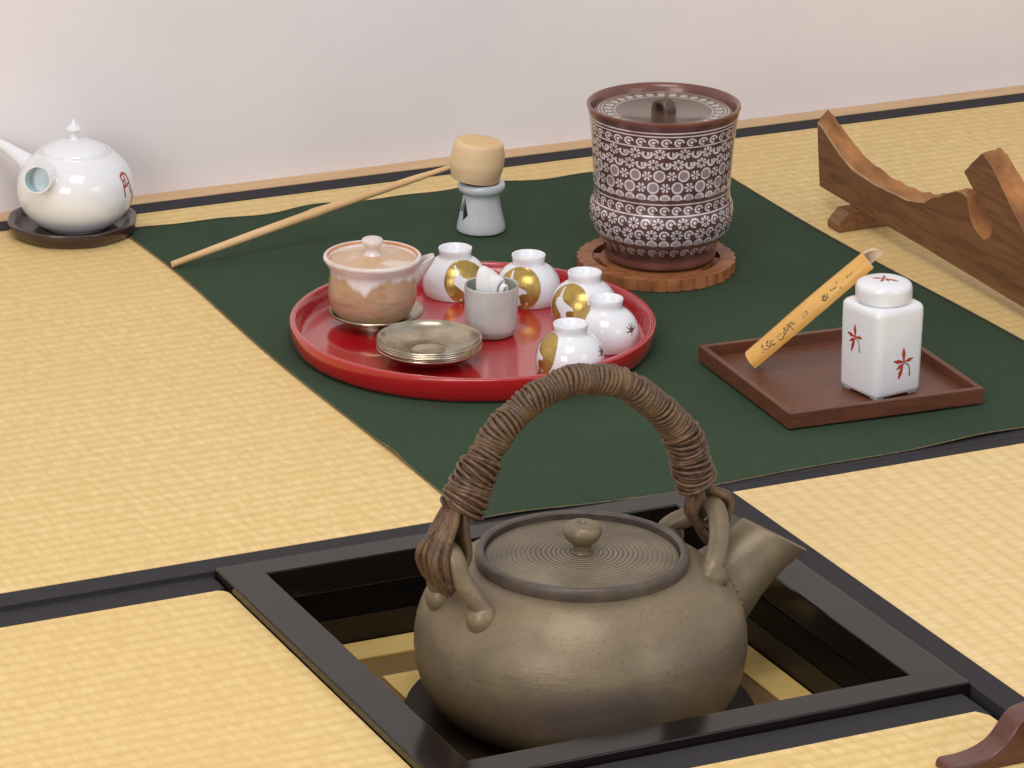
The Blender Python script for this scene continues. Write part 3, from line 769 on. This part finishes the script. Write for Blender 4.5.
# ------------------------------------------------------------------ water jar on carved trivet
TZ = ZC
bm = B()
NSC = 33; prof_o = []
for k in range(NSC*8):
    a = 2*PI*k/(NSC*8); prof_o.append((a, .0738+.0022*abs(math.sin(a*NSC/2))**.6))
def ringmesh(bm, outer, inner, z0, z1):
    n = len(outer); rows = []
    for fn, z in ((outer, z0), (outer, z1), (inner, z1), (inner, z0)):
        rows.append([bm.verts.new((r*math.cos(a), r*math.sin(a), z)) for a, r in fn])
    for j in range(4):
        A, C_ = rows[j], rows[(j+1) % 4]
        for k in range(n): bm.faces.new((A[k], A[(k+1) % n], C_[(k+1) % n], C_[k]))
ringmesh(bm, prof_o, [(a, .0610) for a, r in prof_o], 0, .0110)
ringmesh(bm, [(2*PI*k/48, .0540) for k in range(48)], [(2*PI*k/48, .0400) for k in range(48)], .002, .0095)
for q in range(8):
    M = Matrix.Rotation(2*PI*q/8+.25, 4, 'Z'); box(bm, .0520, .0630, -.0075, .0075, .002, .0092, M)
for q in range(4):
    M = Matrix.Rotation(2*PI*q/4+.25, 4, 'Z'); box(bm, .0, .0410, -.006, .006, .002, .0088, M)
o = obj('carved_trivet', bm, M_trivet, None, angle=30, loc=(.6590, .5290, TZ)); tag(o, 'round scalloped openwork wooden trivet under the patterned jar', 'trivet')
JZ = TZ+.0118
J = thing('water_jar', 'brown lidded ceramic jar covered with white stamped flowers, on trivet', 'jar', (.6635, .5296, JZ))
jp = [(.0510, .0), (.0530, .0020), (.0530, .0080), (.0545, .0130), (.0590, .0200), (.0640, .0280), (.0674, .0370), (.0684, .0450), (.0677, .0530), (.0655, .0590), (.0648, .0660), (.0650, .0720), (.0660, .0900), (.0672, .1100), (.0690, .1280), (.0708, .1400), (.0720, .1460)]
bm = B(); jc = smoothcurve(jp, 4)
lathe(bm, [(0, 0)]+jc+[(.0728, .1478), (.0726, .1496), (.0716, .1502), (.0700, .1498), (.0680, .1460), (.0660, .1380), (0, .1370)], 128)
for f in bm.faces:
    c_ = f.calc_center_median(); r = math.hypot(c_.x, c_.y)
    if c_.z > .1462 or (r < .0700 and c_.z > .1372) or c_.z < .0085: f.material_index = 1
obj('jar_body', bm, [M_jar, M_jarplain], J, angle=50)
bm = B(); lathe(bm, [(0, .1390), (.0668, .1400), (.0655, .1428), (.0630, .1436), (.0460, .1426), (.0440, .1418), (0, .1414)], 96); jl = obj('lid', bm, M_jarlid, J, angle=40)
bm = B()
for q in range(1):
    P_ = smoothcurve([(-.0075, 0, .1400), (-.0072, 0, .1455), (-.0050, 0, .1502), (0, 0, .1520), (.0050, 0, .1502), (.0072, 0, .1455), (.0075, 0, .1400)], 4)
    Rz = Matrix.Rotation(math.radians(-70), 3, 'Z')
    for dy in (-.0045, -.0015, .0015, .0045): tube(bm, [Rz @ V((p[0], p[1]+dy, p[2])) for p in P_], .0030, 10)
obj('knob', bm, M_knob, jl, angle=80)

# ------------------------------------------------------------------ white teapot by the wall
SZ = -.0004
o = obj('dark_saucer', (lambda bm: (lathe(bm, [(0, 0), (.0530, 0), (.0585, .0015), (.0618, .0060), (.0634, .0125), (.0628, .0142), (.0605, .0146), (.0575, .0138), (.0545, .0100), (.0510, .0065), (.0460, .0052), (0, .0050)], 96, rf=lambda a, z: 1+.012*math.cos(8*a)), bm)[1])(B()), M_darksaucer, None, angle=50, loc=(.1895, .8610, SZ))
tag(o, 'dark plum lobed saucer on the mat under the white teapot', 'saucer')
TP = thing('teapot', 'white porcelain side-handled teapot standing by the wall at left', 'teapot', (.1943, .8630, SZ+.0052))
tp = smoothcurve([(.0300, .0), (.0325, .0006), (.0345, .0022), (.0430, .0080), (.0515, .0180), (.0560, .0300), (.0568, .0400), (.0548, .0520), (.0490, .0630), (.0415, .0705), (.0350, .0750)], 5)
bm = B(); lathe(bm, [(0, 0)]+tp+[(.0345, .0768), (.0332, .0768), (.0325, .0755), (.0, .0745)], 96)
tb = obj('pot_body', bm, M_white, TP, angle=50)
bm = B(); lathe(bm, [(0, .0746), (.0318, .0746)]+smoothcurve([(.0318, .0766), (.0300, .0790), (.0240, .0824), (.0150, .0856), (.0050, .0872)], 5)+[(.0, .0873)], 72); tlid = obj('lid', bm, M_white, TP, angle=50)
bm = B(); lathe(bm, smoothcurve([(.0052, .0866), (.0034, .0905), (.0038, .0950), (.0075, .0972), (.0077, .0990), (.0045, .1015), (.0024, .1042), (.0020, .1062), (.0, .1078)], 4), 28); obj('knob', bm, M_white, tlid, angle=80)
def raddir(deg):   # degrees to the viewer's left of the camera direction
    a = math.radians(deg); return TOCAM*math.cos(a)-RIGHT*math.sin(a)
# hollow straight handle
en = raddir(22)*.0755+V((0, 0, .0672)); st = en-(raddir(5)+V((0, 0, .24))).normalized()*.045; axd = (en-st).normalized()
q = axd.to_track_quat('Z', 'Y').to_matrix().to_4x4(); M = Matrix.Translation(st) @ q; Ln = (en-st).length
bm = B(); lathe(bm, smoothcurve([(.0190, 0), (.0160, .012), (.0132, .022), (.0126, .030), (.0134, Ln)], 4)+[(.0131, Ln+.0006), (.0121, Ln+.0004), (.0112, Ln-.006), (.0108, Ln-.022), (0, Ln-.022)], 40, M)
for f in bm.faces:
    pl = M.inverted() @ f.calc_center_median()
    if math.hypot(pl.x, pl.y) < .0118 and pl.z > Ln-.023: f.material_index = 1
obj('hollow_handle', bm, [M_white, M_whiteblue], TP, angle=60)
# tapering spout
d = raddir(112)
sp_ = smoothcurve([tuple(d*a+V((0, 0, z)))+(r,) for a, z, r in ((.034, .0440, .0150), (.048, .0540, .0112), (.060, .0615, .0080), (.074, .0690, .0058), (.090, .0755, .0043))], 5)
bm = B(); tube(bm, [p[:3] for p in sp_], [p[3] for p in sp_], 20); obj('spout', bm, M_white, TP, angle=60)
# red seal-like brush mark on the right shoulder
mk = []
for pl, w in (([(-.0050, .0075), (-.0048, -.0040), (-.0040, -.0110)], .0006), ([(-.0050, .0075), (-.001, .0095), (.0028, .0075), (.0040, 0), (.0055, -.0080), (.0066, -.0095)], .0007), ([(-.0010, .0085), (-.0014, .0010), (-.0046, -.0025)], .0006), ([(-.0046, -.0020), (.0, -.0012), (.0038, .0010)], .0006), ([(-.0048, .0030), (-.0015, .0040)], .0005)):
    mk += stroke_poly([(a*1.25, b_*1.15) for a, b_ in pl], [w*1.45]*len(pl))
d = -raddir(-64)*-1
tbv = bvh_of(tb)
obj('red_brush_mark', decal(tbv, raddir(-69)*.054+V((0, 0, .0490)), raddir(-69)+V((0, 0, .02)), (0, 0, 1), instroke(mk), .012, .0003), M_red, TP, angle=80)

# ------------------------------------------------------------------ wooden tray, tea caddy, bamboo scoop
WT = thing('square_tray', 'reddish brown square wooden tray under the white caddy', 'tray', (.6570, .1755, ZC), math.radians(-3.5))
WH = .0935
bm = B(); box(bm, -WH+.004, WH-.004, -WH+.004, WH-.004, .0020, .0058); obj('tray_floor', bm, M_trayw, WT, smooth=False)
for k in range(4):
    bm = B(); M = Matrix.Rotation(PI/2*k, 4, 'Z'); t_ = .0055
    P8 = [(-WH, -WH), (WH, -WH), (WH-t_, -WH+t_), (-WH+t_, -WH+t_)]
    prism(bm, P8, 'z', .0012, .0155, M); obj('tray_side', bm, M_trayw, WT, smooth=False, bev=.0007)
for sx_ in (-1, 1):
    for sy_ in (-1, 1):
        bm = B(); box(bm, sx_*(WH-.016)-.008, sx_*(WH-.016)+.008, sy_*(WH-.016)-.008, sy_*(WH-.016)+.008, 0, .0022); obj('foot', bm, M_trayw, WT, smooth=False)
CZ = ZC+.0059
CA = thing('tea_caddy', 'white square porcelain tea caddy painted with red orchids, round lid', 'caddy', (.6735, .1335, CZ), math.radians(9)); CA.scale = (1.15, 1.15, 1.08)
def rsq(h, c, n=4):
    out = []
    for q, (sx_, sy_) in enumerate(((1, 1), (-1, 1), (-1, -1), (1, -1))):
        for k in range(n+1):
            a = math.radians(90*q+90*k/n); out.append(((h-c)*sx_+c*math.cos(a), (h-c)*sy_+c*math.sin(a)))
    return out
bm = B(); rows = []
for (h, c_, z) in ((.0212, .006, .0022), (.0226, .0065, .0034), (.0230, .0068, .0060), (.0232, .0068, .0300), (.0235, .0068, .0690), (.0233, .0070, .0728), (.0222, .0075, .0750), (.0205, .0090, .0760)):
    rows.append([bm.verts.new((x, y, z)) for x, y in rsq(h, c_)])
for A, C_ in zip(rows, rows[1:]):
    n = len(A)
    for k in range(n): bm.faces.new((A[k], A[(k+1) % n], C_[(k+1) % n], C_[k]))
bm.faces.new(rows[0][::-1]); bm.faces.new(rows[-1])
for sx_ in (-1, 1):
    for sy_ in (-1, 1): box(bm, sx_*.0155-.0035, sx_*.0155+.0035, sy_*.0155-.0035, sy_*.0155+.0035, 0, .0035)
cb = obj('caddy_body', bm, M_white, CA, angle=45)
bm = B(); lathe(bm, [(0, .0755), (.0190, .0755), (.0195, .0768), (.0212, .0770)]+smoothcurve([(.0214, .0780), (.0215, .0860), (.0211, .0888), (.0195, .0912), (.0130, .0934), (.0, .0940)], 4), 64); cl_ = obj('lid', bm, M_white, CA, angle=50)
def petals(s, top=True):
    L_ = []
    def leaf(ax_, ay, bx, by, w): return stroke_poly([(ax_, ay), (ax_*.4+bx*.6, ay*.4+by*.6), (bx, by)], [w*.25, w, w*.3])
    L_ += leaf(0, 0, -.0008, .0105, .0016); L_ += leaf(0, 0, -.0088, .0018, .0016); L_ += leaf(0, 0, .0078, .0015, .0014)
    L_ += leaf(0, -.001, -.0062, -.0048, .0014); L_ += leaf(-.0005, -.001, -.0042, -.0128, .0016)
    return instroke([((a[0]*s, a[1]*s), (b2[0]*s, b2[1]*s), wa*s, wb*s) for a, b2, wa, wb in L_])
def stemf(s):
    L_ = stroke_poly([(.0008, -.0010), (.0040, -.0028), (.0052, -.0060), (.0054, -.0112)], [.0004, .0004, .0004, .0006])
    return instroke([((a[0]*s, a[1]*s), (b2[0]*s, b2[1]*s), wa*s, wb*s) for a, b2, wa, wb in L_])
cbv = bvh_of(cb)
for (c_, nrm, s) in (((-.0232, .0030, .0480), (-1, 0, 0), .98), ((.0030, -.0232, .0300), (0, -1, 0), 1.1)):
    obj('red_orchid', decal(cbv, c_, nrm, (0, 0, 1), petals(s), .014, .0003), M_red, CA, angle=80)
    obj('orchid_stem', decal(cbv, c_, nrm, (0, 0, 1), stemf(s), .014, .0003), M_redthin, CA, angle=80)
lbv = bvh_of(cl_)
ca_r = Matrix.Rotation(-math.radians(9), 3, 'Z')
obj('red_orchid', decal(lbv, (.0, .0, .094), (0, 0, 1), tuple(ca_r @ (RIGHT*-.95+TOCAM*-.2)), petals(.85), .012, .0003), M_red, cl_, angle=80)

A_ = V((.5965, .2195, .0175)); B_ = V((.6790, .1700, .1115))
dS = (B_-A_).normalized(); Ls = (B_-A_).length
nS = V((-.56, -.72, .50)); nS = (nS-dS*nS.dot(dS)).normalized(); wS = dS.cross(nS)
SCP = thing('bamboo_scoop', 'honey coloured split bamboo tea scoop leaning against the white caddy', 'scoop', tuple(A_))
bm = B(); NL, NA_ = 40, 30; RS = .0124; TH = .0026; outer = []; inner = []
for i in range(NL+1):
    ro, ri = [], []
    for k in range(NA_+1):
        a = math.radians(-172+208*k/NA_)
        e_ = max(0, min(1, (-a-1.15)/1.5)); cut0 = .0015*math.cos(a); cut1 = .0130*e_*e_*(3-2*e_)+.002*math.cos(a)
        q = -.002+cut0*-1+(Ls+cut1+.002+cut0)*i/NL
        rr = RS*(1-.03*math.cos(i/NL*6))
        dirv = nS*math.cos(a)+wS*math.sin(a)
        c0 = dS*q-nS*RS*.45
        ro.append(bm.verts.new(c0+dirv*rr)); ri.append(bm.verts.new(c0+dirv*(rr-TH)))
    outer.append(ro); inner.append(ri)
for i in range(NL):
    for k in range(NA_):
        bm.faces.new((outer[i][k], outer[i+1][k], outer[i+1][k+1], outer[i][k+1]))
        bm.faces.new((inner[i][k+1], inner[i+1][k+1], inner[i+1][k], inner[i][k])).material_index = 1
    for k in (0, NA_): bm.faces.new((outer[i][k], inner[i][k], inner[i+1][k], outer[i+1][k])).material_index = 1
for i in (0, NL):
    for k in range(NA_): bm.faces.new((outer[i][k], outer[i][k+1], inner[i][k+1], inner[i][k])).material_index = 1
sb = obj('split_bamboo', bm, [M_bamboo, M_bamboo_in], SCP, angle=50)
sbv = bvh_of(sb)
ink = []
def tick(x, y, a, l, w): return stroke_poly([(x, y), (x+l*math.cos(a), y+l*math.sin(a))], [w, w*.6])
rnd = random.Random(3)
# u across, v along the scoop: a loose brushed sprig and two small written groups, as on the original
for (v0, v1, n_) in ((.010, .025, 22), (.030, .034, 3), (.037, .050, 18), (.060, .066, 6), (.083, .090, 9), (.094, .103, 7), (.112, .120, 4)):
    for i in range(n_):
        v = rnd.uniform(v0, v1); u = rnd.uniform(-.0035, .0020); ink += tick(u, v-Ls/2, rnd.uniform(-.3, 3.3), rnd.uniform(.0010, .0028), .00036)
ink += stroke_poly([(.0035, .032-Ls/2), (.0005, .040-Ls/2), (-.0020, .047-Ls/2)], [.0003, .0005, .0003])
ink += stroke_poly([(.0, .083-Ls/2), (.0020, .085-Ls/2), (.0010, .088-Ls/2), (-.0015, .0865-Ls/2), (0, .083-Ls/2)], [.0004]*5)
inkb = [s for s in ink]
obj('ink_brushwork', decal(sbv, dS*(Ls/2)+nS*.005, nS, dS, instroke(inkb), .066, .0003), M_ink, sb, angle=80)

# ------------------------------------------------------------------ sculpted plank standing on its cross feet
BT = thing('sculpted_plank', 'natural edged brown plank with upswept tip and forked branch, standing on edge at right', 'plank', (.910, .44, 0))
def PZ(L_): return [(y-.44, z) for y, z in L_]
front = [(.6393, .022), (.6450, .0560), (.6490, .0850), (.6410, .0830), (.6249, .0745), (.6019, .0636), (.5765, .0555), (.5383, .0526), (.4982, .0538), (.47, .0547), (.4408, .0611), (.4268, .0701), (.4127, .0751), (.4023, .0811), (.3868, .0880), (.3746, .0905), (.3654, .0880), (.3627, .0800), (.3581, .0701), (.3503, .0626), (.3438, .0596), (.332, .0562), (.322, .0621), (.3179, .0731), (.3276, .0829), (.3408, .0927), (.3575, .1007), (.3727, .111), (.3581, .1249), (.3434, .1372), (.3252, .1290), (.3033, .1120), (.2849, .0968), (.2666, .0838), (.230, .070), (.190, .060), (.130, .050), (.080, .046), (.080, .012), (.2582, .0124), (.435, .0177), (.5492, .0197)]
back = [(.6560, .022), (.6640, .0600), (.6700, .0880), (.6640, .0925), (.6380, .0835), (.6080, .0710), (.5777, .0625), (.5390, .0575), (.4982, .0580), (.47, .0610), (.4450, .0660), (.4268, .0725), (.4127, .0770), (.4023, .0820), (.3868, .0890), (.3746, .0915), (.3654, .0890), (.3627, .0800), (.3581, .0701), (.3503, .0626), (.3438, .0596), (.332, .0562), (.322, .0621), (.3179, .0731), (.3276, .0829), (.3408, .0927), (.3575, .1007), (.3727, .1115), (.3590, .1270), (.3450, .1400), (.3290, .1350), (.3080, .1230), (.2870, .1120), (.2700, .0960), (.232, .082), (.190, .068), (.130, .056), (.080, .050), (.080, .012), (.2582, .0124), (.435, .0177), (.5492, .0197)]
bm = B(); rr_ = random.Random(5)
def densify(L1, L2):
    a, c_ = [], []
    n = len(L1)
    for i in range(n):
        j = (i+1) % n
        m = 4 if i < 37 else 1
        for k in range(m):
            t = k/m; jz = rr_.uniform(-.0007, .0007) if (k and i < 37) else 0
            a.append((L1[i][0]*(1-t)+L1[j][0]*t, L1[i][1]*(1-t)+L1[j][1]*t+jz*.5)); c_.append((L2[i][0]*(1-t)+L2[j][0]*t, L2[i][1]*(1-t)+L2[j][1]*t+jz*2))
    return a, c_
fa, ba = densify(PZ(front), PZ(back)); n = len(fa)
cols = []
for q in range(7):
    t = (0, .13, .3, .5, .7, .88, 1)[q]; x = -.0100+.0205*t
    cols.append([bm.verts.new((x, a[0]*(1-t)+b_[0]*t, a[1]*(1-t)+b_[1]*t+(.0008*math.sin(i*1.7+q*2.2) if 1 < q < 6 and i < 148 else 0))) for i, (a, b_) in enumerate(zip(fa, ba))])
from mathutils.geometry import tessellate_polygon
for cc, pl in ((cols[0], fa), (cols[-1], ba)):
    for tri in tessellate_polygon([[V((p[0], p[1], 0)) for p in pl]]):
        try: bm.faces.new([cc[i] for i in tri])
        except ValueError: pass
for q, (A, C_) in enumerate(zip(cols, cols[1:])):
    for i in range(n):
        f = bm.faces.new((A[i], A[(i+1) % n], C_[(i+1) % n], C_[i]))
        if 8 <= i < 148: f.material_index = 2 if (q == 0 and i < 62) else 1
obj('plank_body', bm, [M_beam, M_bark, M_sap], BT, angle=35)
for (yc, zt_) in ((.5690, .0195), (.1250, .0125)):
    bm = B()
    prism(bm, [(-.0340, 0), (.0560, 0), (.0560, .0100), (.0440, zt_), (-.0230, zt_), (-.0345, .0075)], 'y', yc-.44-.0110, yc-.44+.0110)
    obj('cross_foot', bm, M_beam, BT, smooth=False, bev=.0008)
# dark carved foot in the near corner
bm = B()
pf = smoothcurve([(.3310, -.0040), (.3336, .0022), (.3461, .0026), (.3567, .0040), (.3663, .0070), (.3741, .0120), (.3802, .0193), (.3847, .0255), (.3894, .0294), (.3951, .0312), (.4100, .0330), (.4350, .0330), (.4600, .0320)], 4)
pf = pf+[(.5000, .0300), (.5000, -.0042), (.46, -.0042)]
prism(bm, [(x-.40, z+.0042) for x, z in pf], 'y', -.0100, .0120)
o = obj('carved_wood_stand', bm, M_foot, None, smooth=True, angle=35, bev=.0012, loc=(.4035, -.5340, -.0044)); tag(o, 'dark carved wooden stand in the near right corner of the mats', 'wooden stand')

# ------------------------------------------------------------------ camera
cd = bpy.data.cameras.new('camera'); cam = bpy.data.objects.new('camera', cd); COL.objects.link(cam); sc.camera = cam
yaw, pitch, roll = .44777252, .34787331, .01204315
fw = V((math.sin(yaw)*math.cos(pitch), math.cos(yaw)*math.cos(pitch), -math.sin(pitch)))
rt = fw.cross(V((0, 0, 1))).normalized(); up = rt.cross(fw)
r2 = rt*math.cos(roll)+up*math.sin(roll); u2 = -rt*math.sin(roll)+up*math.cos(roll)
M = Matrix((r2, u2, -fw)).transposed().to_4x4(); M.translation = V((-1.03445438, -2.68271556, 1.19688982))
cam.matrix_world = M
cd.sensor_width = 36; cd.lens = 4001.02/1024*36; cd.clip_start = .05
cd.dof.use_dof = False

# ------------------------------------------------------------------ light
w = bpy.data.worlds.new('room_light'); sc.world = w; w.use_nodes = True
w.node_tree.nodes['Background'].inputs[0].default_value = (1.0, .965, .99, 1); w.node_tree.nodes['Background'].inputs[1].default_value = .56
def area(name, loc, to, sx_, sy_, power, col):
    l = bpy.data.lights.new(name, 'AREA'); l.shape = 'RECTANGLE'; l.size = sx_; l.size_y = sy_; l.energy = power; l.color = col
    o = bpy.data.objects.new(name, l); COL.objects.link(o); o.location = loc
    o.rotation_euler = (V(to)-V(loc)).to_track_quat('-Z', 'Y').to_euler(); return o
area('ceiling_light', (-.2, -.75, 2.2), (.3, .1, 0), 1.1, 1.1, 23, (1, .95, .88))
area('window_light', (2.0, -3.4, 1.5), (.5, 0, 0), 1.6, 1.3, 13, (.80, .89, 1.0))
area('room_light', (-2.6, -2.4, 1.5), (-.2, .6, .1), 1.6, 1.4, 41, (1, .95, .90))
sc.view_settings.view_transform = 'Standard'; sc.view_settings.look = 'None'; sc.view_settings.exposure = 0; sc.view_settings.gamma = 1
